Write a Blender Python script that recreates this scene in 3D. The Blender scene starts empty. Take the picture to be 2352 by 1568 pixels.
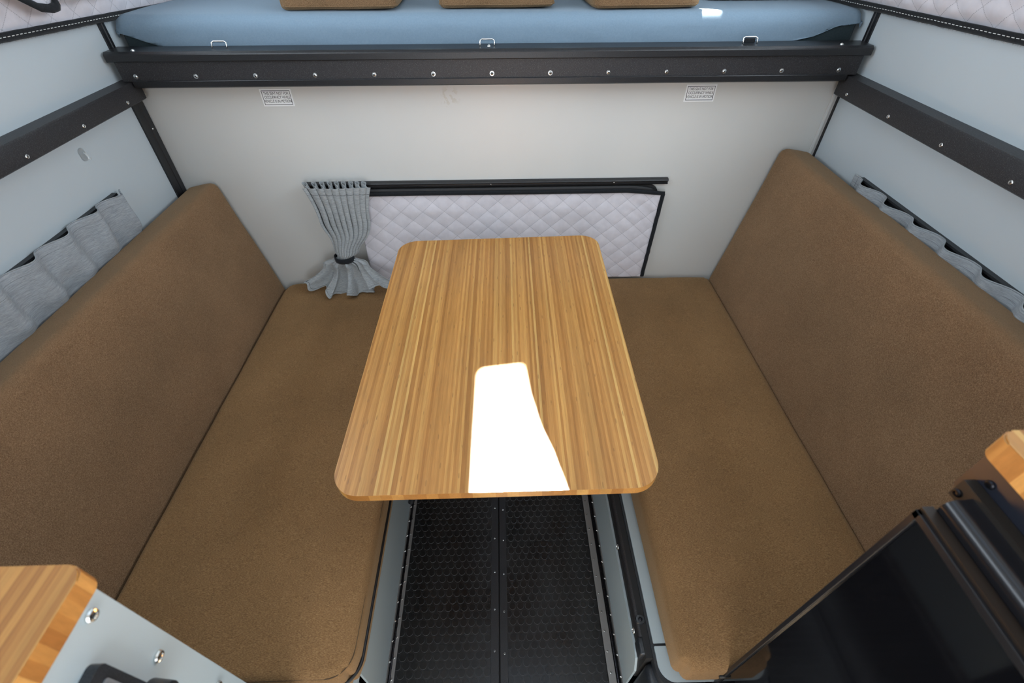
import bpy, bmesh, math, random
from mathutils import Vector, Matrix, noise
PI = math.pi
S = bpy.context.scene
COL = S.collection
random.seed(7)

# ------------------------------------------------------------------ camera
cam_d = bpy.data.cameras.new('camera'); cam = bpy.data.objects.new('camera', cam_d); COL.objects.link(cam)
cam_d.sensor_width = 36.0; cam_d.lens = 1081.8 / 2352 * 36
R = ((0.9996451982313637, 0.01984345921476828, -0.017768364566551727),
     (-0.026518948930260317, 0.67897292099781, -0.7336842085661486),
     (-0.002494594278096292, 0.7338950946638433, 0.6792582478860998))
M = Matrix(R).to_4x4(); M.translation = Vector((.0092, -1.3926, 1.3349)); cam.matrix_world = M
cam_d.clip_start = .02
cam_d.dof.use_dof = True; cam_d.dof.focus_distance = 1.25; cam_d.dof.aperture_fstop = 5.6
S.camera = cam

# ------------------------------------------------------------------ light
W_ = bpy.data.worlds.new('sky'); S.world = W_; W_.use_nodes = True
bg = W_.node_tree.nodes['Background']; bg.inputs[0].default_value = (.62, .78, 1.0, 1); bg.inputs[1].default_value = 1.5
sun_d = bpy.data.lights.new('sun', 'SUN'); sun_d.energy = 95; sun_d.angle = math.radians(.9); sun_d.color = (1, .93, .82)
sun = bpy.data.objects.new('sun', sun_d); COL.objects.link(sun)
COT = .52; SX = 0.0                                   # sun stands high in front of the cabin
Ldir = Vector((SX, -COT, -1)).normalized()
sun.rotation_euler = Ldir.to_track_quat('-Z', 'Y').to_euler()
sun.location = (0, 2, 4)
def area(name, loc, size, sizey, d, e, color):
    l = bpy.data.lights.new(name, 'AREA'); l.shape = 'RECTANGLE'; l.size = size; l.size_y = sizey; l.energy = e; l.color = color
    o = bpy.data.objects.new(name, l); COL.objects.link(o); o.location = loc
    o.rotation_euler = Vector(d).to_track_quat('-Z', 'Y').to_euler()
    return o
area('window_daylight_left', (-.965, -.75, 1.56), 1.5, .42, (1, 0, -.25), 7.6, (.84, .93, 1))
area('window_daylight_right', (.965, -.75, 1.56), 1.5, .42, (-1, 0, -.25), 9.4, (.84, .93, 1))
area('door_daylight', (0, -2.42, .95), .62, 1.6, (0, 1, 0), 8, (1, .97, .93))
area('front_window_daylight', (0, 1.56, 1.6), 1.5, .4, (0, -1, -.3), 5, (.9, .95, 1))
S.view_settings.view_transform = 'Standard'; S.view_settings.look = 'None'
S.view_settings.exposure = 0.55; S.view_settings.gamma = 1; S.view_settings.use_curve_mapping = False

# ------------------------------------------------------------------ materials
def mat(name, col=(.5, .5, .5), rough=.6, metal=0, spec=.5):
    m = bpy.data.materials.new(name); m.use_nodes = True
    b = m.node_tree.nodes['Principled BSDF']
    b.inputs['Base Color'].default_value = (*col, 1); b.inputs['Roughness'].default_value = rough
    b.inputs['Metallic'].default_value = metal; b.inputs['Specular IOR Level'].default_value = spec
    return m
class N:
    """tiny node helper"""
    def __init__(s, m): s.t = m.node_tree; s.b = s.t.nodes['Principled BSDF']
    def n(s, typ, **kw):
        x = s.t.nodes.new(typ)
        for k, v in kw.items():
            if k.startswith('i_'): x.inputs[k[2:].replace('_', ' ')].default_value = v
            else: setattr(x, k, v)
        return x
    def l(s, a, b): s.t.links.new(a, b)
    def coord(s, scale=(1, 1, 1), rot=(0, 0, 0)):
        c = s.n('ShaderNodeTexCoord'); mp = s.n('ShaderNodeMapping'); mp.inputs['Scale'].default_value = scale
        mp.inputs['Rotation'].default_value = rot
        s.l(c.outputs['Object'], mp.inputs['Vector']); return mp.outputs[0]
    def noise(s, vec, scale, detail=4, rough=.55):
        x = s.n('ShaderNodeTexNoise'); x.inputs['Scale'].default_value = scale; x.inputs['Detail'].default_value = detail
        x.inputs['Roughness'].default_value = rough; s.l(vec, x.inputs['Vector']); return x.outputs['Fac']
    def ramp(s, fac, stops):
        r = s.n('ShaderNodeValToRGB'); e = r.color_ramp.elements
        while len(e) < len(stops): e.new(.5)
        for el, (p, c) in zip(e, stops): el.position = p; el.color = (*c, 1) if len(c) == 3 else c
        s.l(fac, r.inputs[0]); return r.outputs[0]
    def math(s, op, a, b=None, c=None):
        x = s.n('ShaderNodeMath', operation=op)
        for i, v in enumerate((a, b, c)):
            if v is None: continue
            if isinstance(v, (int, float)): x.inputs[i].default_value = v
            else: s.l(v, x.inputs[i])
        return x.outputs[0]
    def mix(s, fac, a, b, mode='MIX'):
        x = s.n('ShaderNodeMix', data_type='RGBA', blend_type=mode)
        for i, v in ((0, fac), (6, a), (7, b)):
            if isinstance(v, (int, float)): x.inputs[i].default_value = v
            elif isinstance(v, tuple): x.inputs[i].default_value = (*v, 1)
            else: s.l(v, x.inputs[i])
        return x.outputs[2]
    def bump(s, h, strength=.3, dist=.001):
        x = s.n('ShaderNodeBump'); x.inputs['Strength'].default_value = strength; x.inputs['Distance'].default_value = dist
        s.l(h, x.inputs['Height']); s.l(x.outputs[0], s.b.inputs['Normal'])
    def color(s, c): s.l(c, s.b.inputs['Base Color'])
g = lambda v: (v, v, v)

def wall_mat(name, col, stain=False):
    m = mat(name, col, .38, 0, .45); n = N(m)
    v = n.coord(); f = n.noise(v, 3, 3)
    c = n.ramp(f, [(.3, tuple(x * .96 for x in col)), (.7, col)])
    if stain:   # smear left by a removed sticker, below the bed rail
        sp = n.n('ShaderNodeSeparateXYZ'); n.l(n.coord(), sp.inputs[0])
        dx = n.math('DIVIDE', n.math('ADD', sp.outputs[0], .125), .034); dz = n.math('DIVIDE', n.math('SUBTRACT', sp.outputs[2], .955), .03)
        d = n.math('SQRT', n.math('ADD', n.math('MULTIPLY', dx, dx), n.math('MULTIPLY', dz, dz)))
        nn = n.noise(n.coord((1, 1, .8), (0, .6, 0)), 70, 4)
        k = n.math('MULTIPLY', n.math('SUBTRACT', 1, n.math('MINIMUM', d, 1)), n.math('GREATER_THAN', nn, .52))
        c = n.mix(n.math('MINIMUM', n.math('MULTIPLY', k, 1.2), .55), c, (.50, .47, .40))
    n.color(c)
    f2 = n.noise(n.coord((1, 1, 8)), 60, 2); n.bump(f2, .03, .001)
    return m
M_wall = wall_mat('grey white laminate', (.62, .62, .595), True)
M_wall_side = wall_mat('side wall laminate', (.50, .55, .575))
M_lam = wall_mat('cabinet laminate', (.43, .50, .52))
def powder(name, base, rough, speck):
    m = mat(name, base, rough, 0, .5); n = N(m)
    f = n.noise(n.coord(), 780, 2, .6)
    n.color(n.ramp(f, [(.42, base), (.60, tuple(b * 2.2 for b in base)), (.74, g(speck))]))
    n.bump(n.noise(n.coord(), 500, 3), .5, .0006); return m
M_powder = powder('black powder coat', (.011, .010, .011), .48, .11)
M_ext = powder('black extrusion', (.008, .008, .009), .36, .025)
M_black = mat('matt black', (.01, .01, .011), .6)
M_plastic = powder('black moulded plastic', (.012, .014, .017), .33, .03)
M_gloss = mat('black glass', (.004, .004, .005), .06, 0, .5)
M_steel = mat('zinc steel', (.78, .78, .76), .2, 1)
M_dsteel = mat('dark steel', (.03, .03, .035), .3, .9)
M_hinge = mat('brushed hinge steel', (.30, .29, .28), .45, .55)
M_dark = mat('screw recess', (.03, .03, .03), .6)
M_white = mat('label white', (.86, .87, .87), .5)
M_ink = mat('label ink', (.015, .015, .02), .6)
M_gthread = mat('grey thread', (.08, .085, .09), .8)
M_thread = mat('white thread', (.6, .6, .58), .8)

def fabric(name, c0, c1, c2, along=(1, 1, 1), wr=0):
    m = mat(name, c1, .9, 0, .15); n = N(m)
    f = n.noise(n.coord(along), 620, 4, .7)
    f2 = n.noise(n.coord((1, 1, 1)), 5, 4, .6)
    big = n.ramp(f2, [(.34, g(.88)), (.66, g(1.07))])
    c = n.ramp(f, [(.3, c0), (.5, c1), (.72, c2)])
    n.color(n.mix(1.0, c, big, 'MULTIPLY'))
    n.bump(f, .55, .0012)
    n.b.inputs['Sheen Weight'].default_value = .22; n.b.inputs['Sheen Roughness'].default_value = .5
    n.b.inputs['Sheen Tint'].default_value = (.9, .75, .5, 1)
    return m
M_seat = fabric('brown woven upholstery', (.092, .047, .017), (.222, .119, .048), (.38, .232, .112), (.5, 2.2, 2.2))
M_back = fabric('brown woven backrest upholstery', (.105, .053, .020), (.205, .116, .060), (.355, .218, .122), (2.2, 1.2, .6))
M_pad = fabric('brown tweed upholstery', (.085, .046, .020), (.175, .103, .052), (.30, .19, .105), (1, 1, 1))
M_zip = mat('black zip', (.008, .008, .009), .5)
M_stitch = mat('brown stitching', (.075, .045, .02), .9)
def cloth(name, a, b, along):
    m = mat(name, a, .95, 0, .1); n = N(m)
    f = n.noise(n.coord(along), 260, 5, .8); n.color(n.ramp(f, [(.3, a), (.7, b)])); n.bump(f, .4, .0006)
    n.b.inputs['Sheen Weight'].default_value = .1
    return m
M_curt = cloth('heather grey curtain linen', (.19, .21, .225), (.42, .44, .46), (.5, .14, 2.6))
M_curt_front = cloth('heather grey curtain cloth', (.20, .215, .22), (.43, .45, .455), (.3, .3, 2.4))
M_sheet = cloth('light blue jersey', (.165, .235, .30), (.20, .275, .345), (1, 1, 1))
M_matt = cloth('charcoal mattress cloth', (.022, .036, .042), (.034, .05, .056), (1, 1, 1))
M_bind = cloth('black felt binding', (.008, .009, .011), (.022, .024, .027), (1, 1, 1))

QZ = 1.14
M_rim = mat('pale rubber rim', (.085, .085, .088), .3)  # coin sides, paler than the coin tops
def quilt_mat(name, ax, P):
    m = mat(name, (.5, .48, .52), .85, 0, .2); n = N(m)
    sp = n.n('ShaderNodeSeparateXYZ'); n.l(n.coord(), sp.inputs[0])
    a = sp.outputs[ax]; z = n.math('MULTIPLY', sp.outputs[2], QZ)
    lines = []
    for op in ('ADD', 'SUBTRACT'):
        t = n.math('DIVIDE', n.math(op, a, z), P)
        d = n.math('ABSOLUTE', n.math('SUBTRACT', n.math('FRACT', t), .5))
        o = n.math('DIVIDE', n.math('SUBTRACT' if op == 'ADD' else 'ADD', a, z), .0052)
        dash = n.math('GREATER_THAN', n.math('FRACT', o), .35)
        lines.append(n.math('MULTIPLY', n.math('GREATER_THAN', d, .483), dash))
    k = n.math('MULTIPLY', n.math('MAXIMUM', lines[0], lines[1]), .5)
    f = n.noise(n.coord(), 40, 4)
    c = n.ramp(f, [(.3, (.60, .575, .61)), (.7, (.67, .645, .68))])
    n.color(n.mix(k, c, (.17, .17, .19)))
    n.bump(n.noise(n.coord(), 700, 2), .15, .0004)
    return m
QP = .068; QZ = 1.14
M_quilt_f = quilt_mat('grey quilted insulation front', 0, QP)
M_quilt_s = quilt_mat('grey quilted insulation side', 1, QP)

def bamboo(name, w, tint=(1, 1, 1), bright=1):
    m = mat(name, (.6, .4, .2), .34, 0, .45); n = N(m)
    sp = n.n('ShaderNodeSeparateXYZ'); n.l(n.coord(), sp.inputs[0]); x, y, z = sp.outputs
    ix = n.math('FLOOR', n.math('DIVIDE', x, w))
    wn = n.n('ShaderNodeTexWhiteNoise', noise_dimensions='1D'); n.l(ix, wn.inputs['W'])
    iy = n.math('FLOOR', n.math('ADD', n.math('DIVIDE', y, 3.1), n.math('ADD', n.math('MULTIPLY', wn.outputs['Value'], .25), 20.4)))
    wn2 = n.n('ShaderNodeTexWhiteNoise', noise_dimensions='2D'); cb = n.n('ShaderNodeCombineXYZ'); n.l(ix, cb.inputs[0]); n.l(iy, cb.inputs[1])
    n.l(cb.outputs[0], wn2.inputs['Vector'])
    b = bright
    tc = lambda r, gg, bb: (r * b * tint[0], gg * b * tint[1], bb * b * tint[2] * .88)
    base = n.ramp(wn2.outputs['Value'], [(0, tc(.42, .185, .055)), (.3, tc(.53, .255, .085)), (.75, tc(.60, .305, .108)), (.95, tc(.68, .38, .145)), (1, tc(.78, .50, .22))])
    f = n.noise(n.coord((1, .035, 1)), 420, 4, .7)
    c = n.mix(1.0, base, n.ramp(f, [(.25, g(.74)), (.55, g(1.0)), (.8, g(1.14))]), 'MULTIPLY')
    bands = n.noise(n.coord((1, .06, 1)), 26, 3, .6)
    c = n.mix(1.0, c, n.ramp(bands, [(.3, g(.80)), (.7, g(1.10))]), 'MULTIPLY')
    # culm nodes: small dark ticks inside single strips
    vo = n.n('ShaderNodeTexVoronoi', feature='F1', voronoi_dimensions='2D'); vo.inputs['Randomness'].default_value = 1
    vo.inputs['Scale'].default_value = 1
    mp = n.n('ShaderNodeMapping'); mp.inputs['Scale'].default_value = (1 / (w * 3.2), 1 / .085, 1); n.l(n.n('ShaderNodeTexCoord').outputs['Object'], mp.inputs[0]); n.l(mp.outputs[0], vo.inputs['Vector'])
    tick = n.math('LESS_THAN', vo.outputs['Distance'], .075)
    vo2 = n.noise(n.coord((1, .3, 1)), 60, 2)
    tick = n.math('MULTIPLY', tick, n.math('MULTIPLY', n.math('GREATER_THAN', vo2, .5), .42))
    c = n.mix(tick, c, tc(.20, .095, .04))
    n.color(c); n.bump(f, .06, .0004)
    n.b.inputs['Coat Weight'].default_value = .08; n.b.inputs['Coat Roughness'].default_value = .3
    return m
M_bam = bamboo('bamboo table top', .0048, (.80, .745, .60))
M_bam_c = bamboo('bamboo countertop', .0062, (1, .90, .66), .66)
M_bam_c.node_tree.nodes['Principled BSDF'].inputs['Roughness'].default_value = .55
M_bam_c.node_tree.nodes['Principled BSDF'].inputs['Specular IOR Level'].default_value = .25
M_bam_c.node_tree.nodes['Principled BSDF'].inputs['Coat Weight'].default_value = 0
M_bam_edge = bamboo('bamboo edge', .019, (1, .85, .6), .95)
def edge_mat():
    m = mat('bamboo end grain', (.5, .25, .08), .4); n = N(m)
    sp = n.n('ShaderNodeSeparateXYZ'); n.l(n.coord(), sp.inputs[0])
    iy = n.math('FLOOR', n.math('DIVIDE', sp.outputs[1], .0105))
    wn = n.n('ShaderNodeTexWhiteNoise', noise_dimensions='1D'); n.l(iy, wn.inputs['W'])
    f = n.noise(n.coord((1, 1, .2)), 300, 3)
    c = n.ramp(wn.outputs['Value'], [(0, (.30, .10, .022)), (.3, (.46, .19, .045)), (.75, (.62, .29, .075)), (1, (.74, .38, .11))])
    n.color(n.mix(1, c, n.ramp(f, [(.3, g(.85)), (.7, g(1.05))]), 'MULTIPLY')); return m
M_end = edge_mat()
def rubber():
    m = mat('black coin rubber', (.012, .012, .013), .42, 0, .5); n = N(m)
    f = n.noise(n.coord(), 180, 5, .7); f2 = n.noise(n.coord(), 8, 3)
    n.color(n.ramp(f, [(.35, g(.009)), (.6, g(.017)), (.74, g(.045)), (.8, g(.10))]))
    n.l(n.ramp(f2, [(.3, g(.24)), (.7, g(.38))]), n.b.inputs['Roughness'])
    n.bump(f, .2, .0004); return m
M_rub = rubber()
M_coin = rubber(); M_coin.name = 'black rubber coins'
for nd in M_rub.node_tree.nodes:
    if nd.bl_idname == 'ShaderNodeValToRGB' and len(nd.color_ramp.elements) == 4:
        for el, v in zip(nd.color_ramp.elements, (.010, .016, .024, .08)): el.color = (v, v, v * 1.04, 1)
for nd in M_coin.node_tree.nodes:
    if nd.bl_idname == 'ShaderNodeValToRGB' and len(nd.color_ramp.elements) == 4:
        for el, v in zip(nd.color_ramp.elements, (.005, .009, .014, .08)): el.color = (v, v, v, 1)

# ------------------------------------------------------------------ helpers
def link(name, me, parent=None, mats=None):
    o = bpy.data.objects.new(name, me); COL.objects.link(o)
    if parent: o.parent = parent
    if mats:
        for mm in (mats if isinstance(mats, (list, tuple)) else [mats]): me.materials.append(mm)
    return o
def obj(name, bm, m, parent=None, smooth=False, auto=None):
    bmesh.ops.recalc_face_normals(bm, faces=bm.faces[:])
    me = bpy.data.meshes.new(name); bm.to_mesh(me); bm.free()
    if smooth:
        for p in me.polygons: p.use_smooth = True
    if auto is not None:
        for p in me.polygons: p.use_smooth = True
        me.set_sharp_from_angle(angle=math.radians(auto))
    return link(name, me, parent, m)
def tag(o, label, cat, group=None):
    o['label'] = label; o['category'] = cat
    if group: o['group'] = group
    return o
def thing(name, loc, label, cat, group=None):
    o = bpy.data.objects.new(name, None); COL.objects.link(o); o.location = loc; o.empty_display_size = .05
    return tag(o, label, cat, group)
def struct(o, kind='structure'): o['kind'] = kind; return o
def box(bm, x0, x1, y0, y1, z0, z1, bev=0, seg=2):
    r = bmesh.ops.create_cube(bm, size=1); vs = r['verts']
    for v in vs: v.co = Vector((x0 + (v.co.x + .5) * (x1 - x0), y0 + (v.co.y + .5) * (y1 - y0), z0 + (v.co.z + .5) * (z1 - z0)))
    if bev:
        es = list({e for v in vs for e in v.link_edges})
        bmesh.ops.bevel(bm, geom=es, offset=bev, segments=seg, affect='EDGES', profile=.5)
    return vs
def B(x0, x1, y0, y1, z0, z1, bev=0, seg=2):
    bm = bmesh.new(); box(bm, x0, x1, y0, y1, z0, z1, bev, seg); return bm
def extr(prof, axis, a, b, offs=None):
    """closed profile [(u,v)] swept between a and b; axis x: (u,v)=(y,z), y: (x,z), z: (x,y)"""
    bm = bmesh.new()
    def P(t, u, v): return {'x': (t, u, v), 'y': (u, t, v), 'z': (u, v, t)}[axis]
    A = [bm.verts.new(P(a, u, v)) for u, v in prof]; Bv = [bm.verts.new(P(b, u, v)) for u, v in prof]
    n = len(prof)
    for i in range(n): bm.faces.new((A[i], A[(i + 1) % n], Bv[(i + 1) % n], Bv[i]))
    bm.faces.new(A[::-1]); bm.faces.new(Bv); return bm
def rrect(x0, x1, y0, y1, r, seg=8):
    if not isinstance(r, (list, tuple)): r = (r,) * 4
    pts = []
    for (cx, cy, a0, rr) in ((x1 - r[0], y1 - r[0], 0, r[0]), (x0 + r[1], y1 - r[1], 90, r[1]), (x0 + r[2], y0 + r[2], 180, r[2]), (x1 - r[3], y0 + r[3], 270, r[3])):
        if rr == 0: pts.append((cx, cy)); continue
        for k in range(seg + 1):
            a = math.radians(a0 + 90 * k / seg); pts.append((cx + rr * math.cos(a), cy + rr * math.sin(a)))
    return pts
def tube(bm, pts, r, seg=8, closed=False):
    pts = [Vector(p) for p in pts]; rings = []
    for i, p in enumerate(pts):
        a = pts[i - 1] if (i > 0 or closed) else p; b = pts[(i + 1) % len(pts)] if (i < len(pts) - 1 or closed) else p
        t = (b - a).normalized(); up = Vector((0, 0, 1)) if abs(t.z) < .9 else Vector((1, 0, 0))
        u = t.cross(up).normalized(); w = t.cross(u)
        rings.append([bm.verts.new(p + (u * math.cos(2 * PI * k / seg) + w * math.sin(2 * PI * k / seg)) * r) for k in range(seg)])
    m = len(rings)
    for i in range(m if closed else m - 1):
        A, Bq = rings[i], rings[(i + 1) % m]
        for k in range(seg): bm.faces.new((A[k], A[(k + 1) % seg], Bq[(k + 1) % seg], Bq[k]))
    if not closed: bm.faces.new(rings[0][::-1]); bm.faces.new(rings[-1])
def T(pts, r, seg=8, closed=False):
    bm = bmesh.new(); tube(bm, pts, r, seg, closed); return bm
def grid(nu, nv, fn):
    bm = bmesh.new(); V = [[bm.verts.new(fn(i / nu, j / nv)) for j in range(nv + 1)] for i in range(nu + 1)]
    for i in range(nu):
        for j in range(nv): bm.faces.new((V[i][j], V[i + 1][j], V[i + 1][j + 1], V[i][j + 1]))
    return bm
def solid(o, t, off=0):
    md = o.modifiers.new('thickness', 'SOLIDIFY'); md.thickness = t; md.offset = off; return o
def cushion(sx, sy, sz, r, step=.03, disp=None, rp=None):
    """rounded box with puffed faces, centre at origin; rp = vertical-corner radius"""
    def axis(s):
        h = s / 2; inner = h - r; n = max(2, int(2 * inner / step)); L = [-h + r - r * math.tan(a) for a in (PI / 4, PI / 6, PI / 12)]
        L += [-inner + 2 * inner * i / n for i in range(n + 1)]
        return L + [-x for x in L[2::-1]]
    X, Y, Z = axis(sx), axis(sy), axis(sz); bm = bmesh.new(); cache = {}
    H = Vector((sx / 2, sy / 2, sz / 2))
    def vert(p):
        k = (round(p[0], 6), round(p[1], 6), round(p[2], 6))
        if k in cache: return cache[k]
        P = Vector(p); q = Vector([max(-H[i] + r, min(H[i] - r, P[i])) for i in range(3)]); d = P - q
        d = d.normalized() if d.length > 1e-9 else Vector((0, 0, 0)); Q = q + d * r
        if rp:  # round the plan corners more
            ax, ay = abs(Q.x) - (H.x - rp), abs(Q.y) - (H.y - rp)
            if ax > 0 and ay > 0:
                l = math.hypot(ax, ay); m_ = max(ax, ay)
                if l > 0:
                    f = m_ / l; Q.x = math.copysign(H.x - rp + ax * f, Q.x); Q.y = math.copysign(H.y - rp + ay * f, Q.y)
        if disp: Q = Q + disp(Q, d)
        cache[k] = bm.verts.new(Q); return cache[k]
    def face(a, b, fix, f):
        for i in range(len(a) - 1):
            for j in range(len(b) - 1):
                q = [f(a[i], b[j]), f(a[i + 1], b[j]), f(a[i + 1], b[j + 1]), f(a[i], b[j + 1])]
                vs = [vert(t) for t in q]
                if len(set(vs)) == 4:
                    try: bm.faces.new(vs)
                    except ValueError: pass
    for s in (-1, 1):
        face(Y, Z, 0, lambda a, b: (s * H.x, a, b)); face(X, Z, 0, lambda a, b: (a, s * H.y, b)); face(X, Y, 0, lambda a, b: (a, b, s * H.z))
    return bm
# a pan-head screw, pointing along +Z, two materials (head, recess)
def screw_mesh(name, r, h, cross=True, washer=0):
    bm = bmesh.new(); seg = 14; rings = []
    prof = ([(washer, 0), (washer, h * .3), (r, h * .32)] if washer else [(r, 0)]) + [(r, h * .45), (r * .82, h * .85), (r * .5, h)]
    for rr, z in prof: rings.append([bm.verts.new((rr * math.cos(2 * PI * k / seg), rr * math.sin(2 * PI * k / seg), z)) for k in range(seg)])
    for A, Bq in zip(rings, rings[1:]):
        for k in range(seg): bm.faces.new((A[k], A[(k + 1) % seg], Bq[(k + 1) % seg], Bq[k]))
    top = bm.faces.new(rings[-1]); n0 = len(bm.faces)
    rec = [bm.verts.new((v.co.x * .8, v.co.y * .8, h * .55)) for v in rings[-1]]
    bm.faces.remove(top)
    for k in range(seg): f = bm.faces.new((rings[-1][k], rings[-1][(k + 1) % seg], rec[(k + 1) % seg], rec[k]))
    f = bm.faces.new(rec); f.material_index = 1
    bmesh.ops.recalc_face_normals(bm, faces=bm.faces[:])
    me = bpy.data.meshes.new(name); bm.to_mesh(me); bm.free(); me.materials.append(M_steel); me.materials.append(M_dark)
    return me
ME_big = screw_mesh('screw_large', .0042, .0028, washer=.0055)
ME_mid = screw_mesh('screw_medium', .0042, .0026)
ME_small = screw_mesh('screw_small', .0026, .0024)
ME_black = ME_mid.copy(); ME_black.materials.clear(); ME_black.materials.append(M_dsteel); ME_black.materials.append(M_dark)
ME_bolt = screw_mesh('bolt_head', .0062, .0042)
def screw(parent, p, d, me=ME_mid, name='screw'):
    o = bpy.data.objects.new(name, me); COL.objects.link(o); o.parent = parent
    o.location = Vector(p) - (parent.location if parent else Vector((0, 0, 0)))
    o.rotation_euler = Vector(d).to_track_quat('Z', 'Y').to_euler(); return o
def at(o, root):  # geometry was written in world coordinates: keep it there under a located Empty
    o.parent = root; o.matrix_parent_inverse = Matrix.Translation(-root.location); return o
def rebase(o, p):
    """move a single-mesh thing's origin to p without moving it"""
    p = Vector(p)
    for v in o.data.vertices: v.co -= p
    o.location = p; return o

# ------------------------------------------------------------------ the shell
YR, YF = -2.4, 1.6
def wall_with_hole(name, plane, a0, a1, b0, b1, holes, t, m):
    """plane ('x',pos) wall spanning a (y) and b (z) with rectangular holes, built as strips of thickness t"""
    bm = bmesh.new(); ax, pos = plane
    def put(u0, u1, v0, v1):
        if u1 - u0 < 1e-5 or v1 - v0 < 1e-5: return
        if ax == 'x': box(bm, min(pos, pos + t), max(pos, pos + t), u0, u1, v0, v1)
        else: box(bm, u0, u1, min(pos, pos + t), max(pos, pos + t), v0, v1)
    if not holes: put(a0, a1, b0, b1)
    else:
        (h0, h1, v0, v1) = holes[0]
        put(a0, h0, b0, b1); put(h1, a1, b0, b1); put(h0, h1, b0, v0); put(h0, h1, v1, b1)
    return struct(obj(name, bm, m))
wall_with_hole('wall_left', ('x', -.95), YR, YF, -.01, 1.96, [(-1.5, 0.0, 1.35, 1.77)], -.03, M_wall_side)
wall_with_hole('wall_right', ('x', .95), YR, YF, -.01, 1.96, [(-1.5, 0.0, 1.35, 1.77)], .03, M_wall_side)
struct(obj('wall_front', B(-.95, .95, 0, .03, -.01, 1.035), M_wall))
wall_with_hole('wall_cabover', ('y', YF), -.98, .98, 1.0, 1.96, [(-.75, .75, 1.4, 1.8)], .03, M_wall_side)
wall_with_hole('wall_rear', ('y', YR), -.98, .98, -.01, 1.96, [(-.31, .31, .0, 1.75)], -.03, M_wall_side)
struct(obj('floor', B(-.98, .98, YR - .03, .0, -.04, -.004), M_black))
tag_bounce = obj('bounce_plate', B(-.345, .39, YR, -1.312, -.004, .004, .001), mat('brown bounce plate', (.15, .12, .085), .5)); rebase(tag_bounce, (0, -1.85, -.004)); tag(tag_bounce, 'added brown plate out of view behind the black mats, bouncing the sun up', 'floor plate')  # added out of view so the sun bounces up onto the cushion end
# ceiling with two added openings, cut to cast the sun patches on table and sheet
def ceiling():
    z = 1.96; dz = z - .60; dy = COT * dz; dx = -SX * dz
    P1 = [(-.043, -.70), (-.036, -.688), (.047, -.681), (.055, -.76), (.070, -.841), (.089, -.90), (.096, -.932), (.107, -.977), (.135, -1.1), (.20, -1.45), (.22, -1.75), (-.10, -1.75), (-.052, -1.2), (-.046, -.975), (-.045, -.85)]
    P1 = [(x + dx, y + dy) for x, y in P1]
    dz2 = z - 1.135; P2 = [(.490, .034), (.500, .040), (.530, .060), (.545, .062), (.576, .040), (.574, .034)]
    P2 = [(x - SX * dz2, y + COT * dz2) for x, y in P2]
    bm = bmesh.new(); E_ = []
    for loop in ([(-.98, YR - .03), (.98, YR - .03), (.98, YF + .03), (-.98, YF + .03)], P1, P2):
        vs = [bm.verts.new((x, y, z)) for x, y in loop]
        for i in range(len(vs)): E_.append(bm.edges.new((vs[i], vs[(i + 1) % len(vs)])))
    bmesh.ops.triangle_fill(bm, use_beauty=True, use_dissolve=False, edges=E_)
    return struct(obj('ceiling', bm, M_wall))
ceiling()
# corner trims
t1 = struct(obj('trim_1', extr([(-.95, -.050), (-.945, -.050), (-.945, -.026), (-.9435, -.024), (-.9435, -.006), (-.95, -.003)], 'z', .27, .965), M_ext))
screw(t1, (-.9435, -.020, .887), (1, 0, 0), ME_small)
struct(obj('trim_2', B(.9465, .95, -.007, 0, .27, .965), M_ext))
for i, s in ((3, -1), (4, 1)):
    struct(obj('trim_%d' % i, extr([(s * .95, -.024), (s * .946, -.024), (s * .946, -.014), (s * .9445, -.012), (s * .9445, -.009), (s * .946, -.007), (s * .946, -.002), (s * .95, -.002)], 'z', 1.0, 1.5), M_ext))
struct(obj('trim_5', B(.93, .937, -.004, -.001, .27, .99), M_wall))
for k, (p, d) in enumerate((((.9465 - .012, -.001, .782), (0, -1, 0)), ((.95, -.018, .775), (-1, 0, 0)))):
    s_ = screw(None, p, d, ME_small, 'screw'); s_.parent = bpy.data.objects['trim_2']

# ------------------------------------------------------------------ front cross rail under the bed
rail = thing('bed_rail', (0, -.03, 1.0), 'wide black speckled bed rail across the front wall under the blue mattress', 'rail')
at(obj('rail_face', B(-.93, .93, -.060, -.001, 1.012, 1.060, .0015), M_powder), rail)
up = [(-.001, 1.057), (-.0655, 1.057), (-.0665, 1.0585), (-.0665, 1.0715), (-.0655, 1.074), (-.060, 1.0775), (-.058, 1.078), (-.001, 1.078)]
at(obj('upper_lip', extr(up, 'x', -.942, .942), M_ext, auto=12), rail)
lo = [(-.001, .998), (-.060, .998), (-.0640, 1.001), (-.0645, 1.0135), (-.0635, 1.0145), (-.001, 1.0145)]
at(obj('lower_lip', extr(lo, 'x', -.905, .905), M_ext, auto=12), rail)
for i in range(13): screw(rail, (-.893 + i * .1477, -.060, 1.024), (0, -1, 0), ME_big)
for x in (-.878, .868): screw(rail, (x, -.048, 1.078), (0, 0, 1), ME_big)

# side rails
for s, nm, ys in ((-1, 'black speckled side rail with screws along the left wall', (-.111, -.28, -.452, -.62, -.79)), (1, 'black speckled side rail with screws along the right wall', (-.088, -.263, -.439, -.616, -.79))):
    r_ = thing('side_rail', (s * .93, -.1, .965), nm, 'rail', None)
    z0, z1 = (.966, 1.0115) if s < 0 else (.959, 1.0095)
    pr = [(s * .95, z0), (s * .914, z0), (s * .910, z0 + .003), (s * .910, z1 - .004), (s * .912, z1), (s * .95, z1)]
    at(obj('rail_bar', extr(pr, 'y', -1.9 if s < 0 else -1.155, -.033), M_powder, auto=35), r_)
    for y in ys: screw(r_, (s * .910, y, .979 if s < 0 else .974), (-s, 0, 0), ME_mid)

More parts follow.
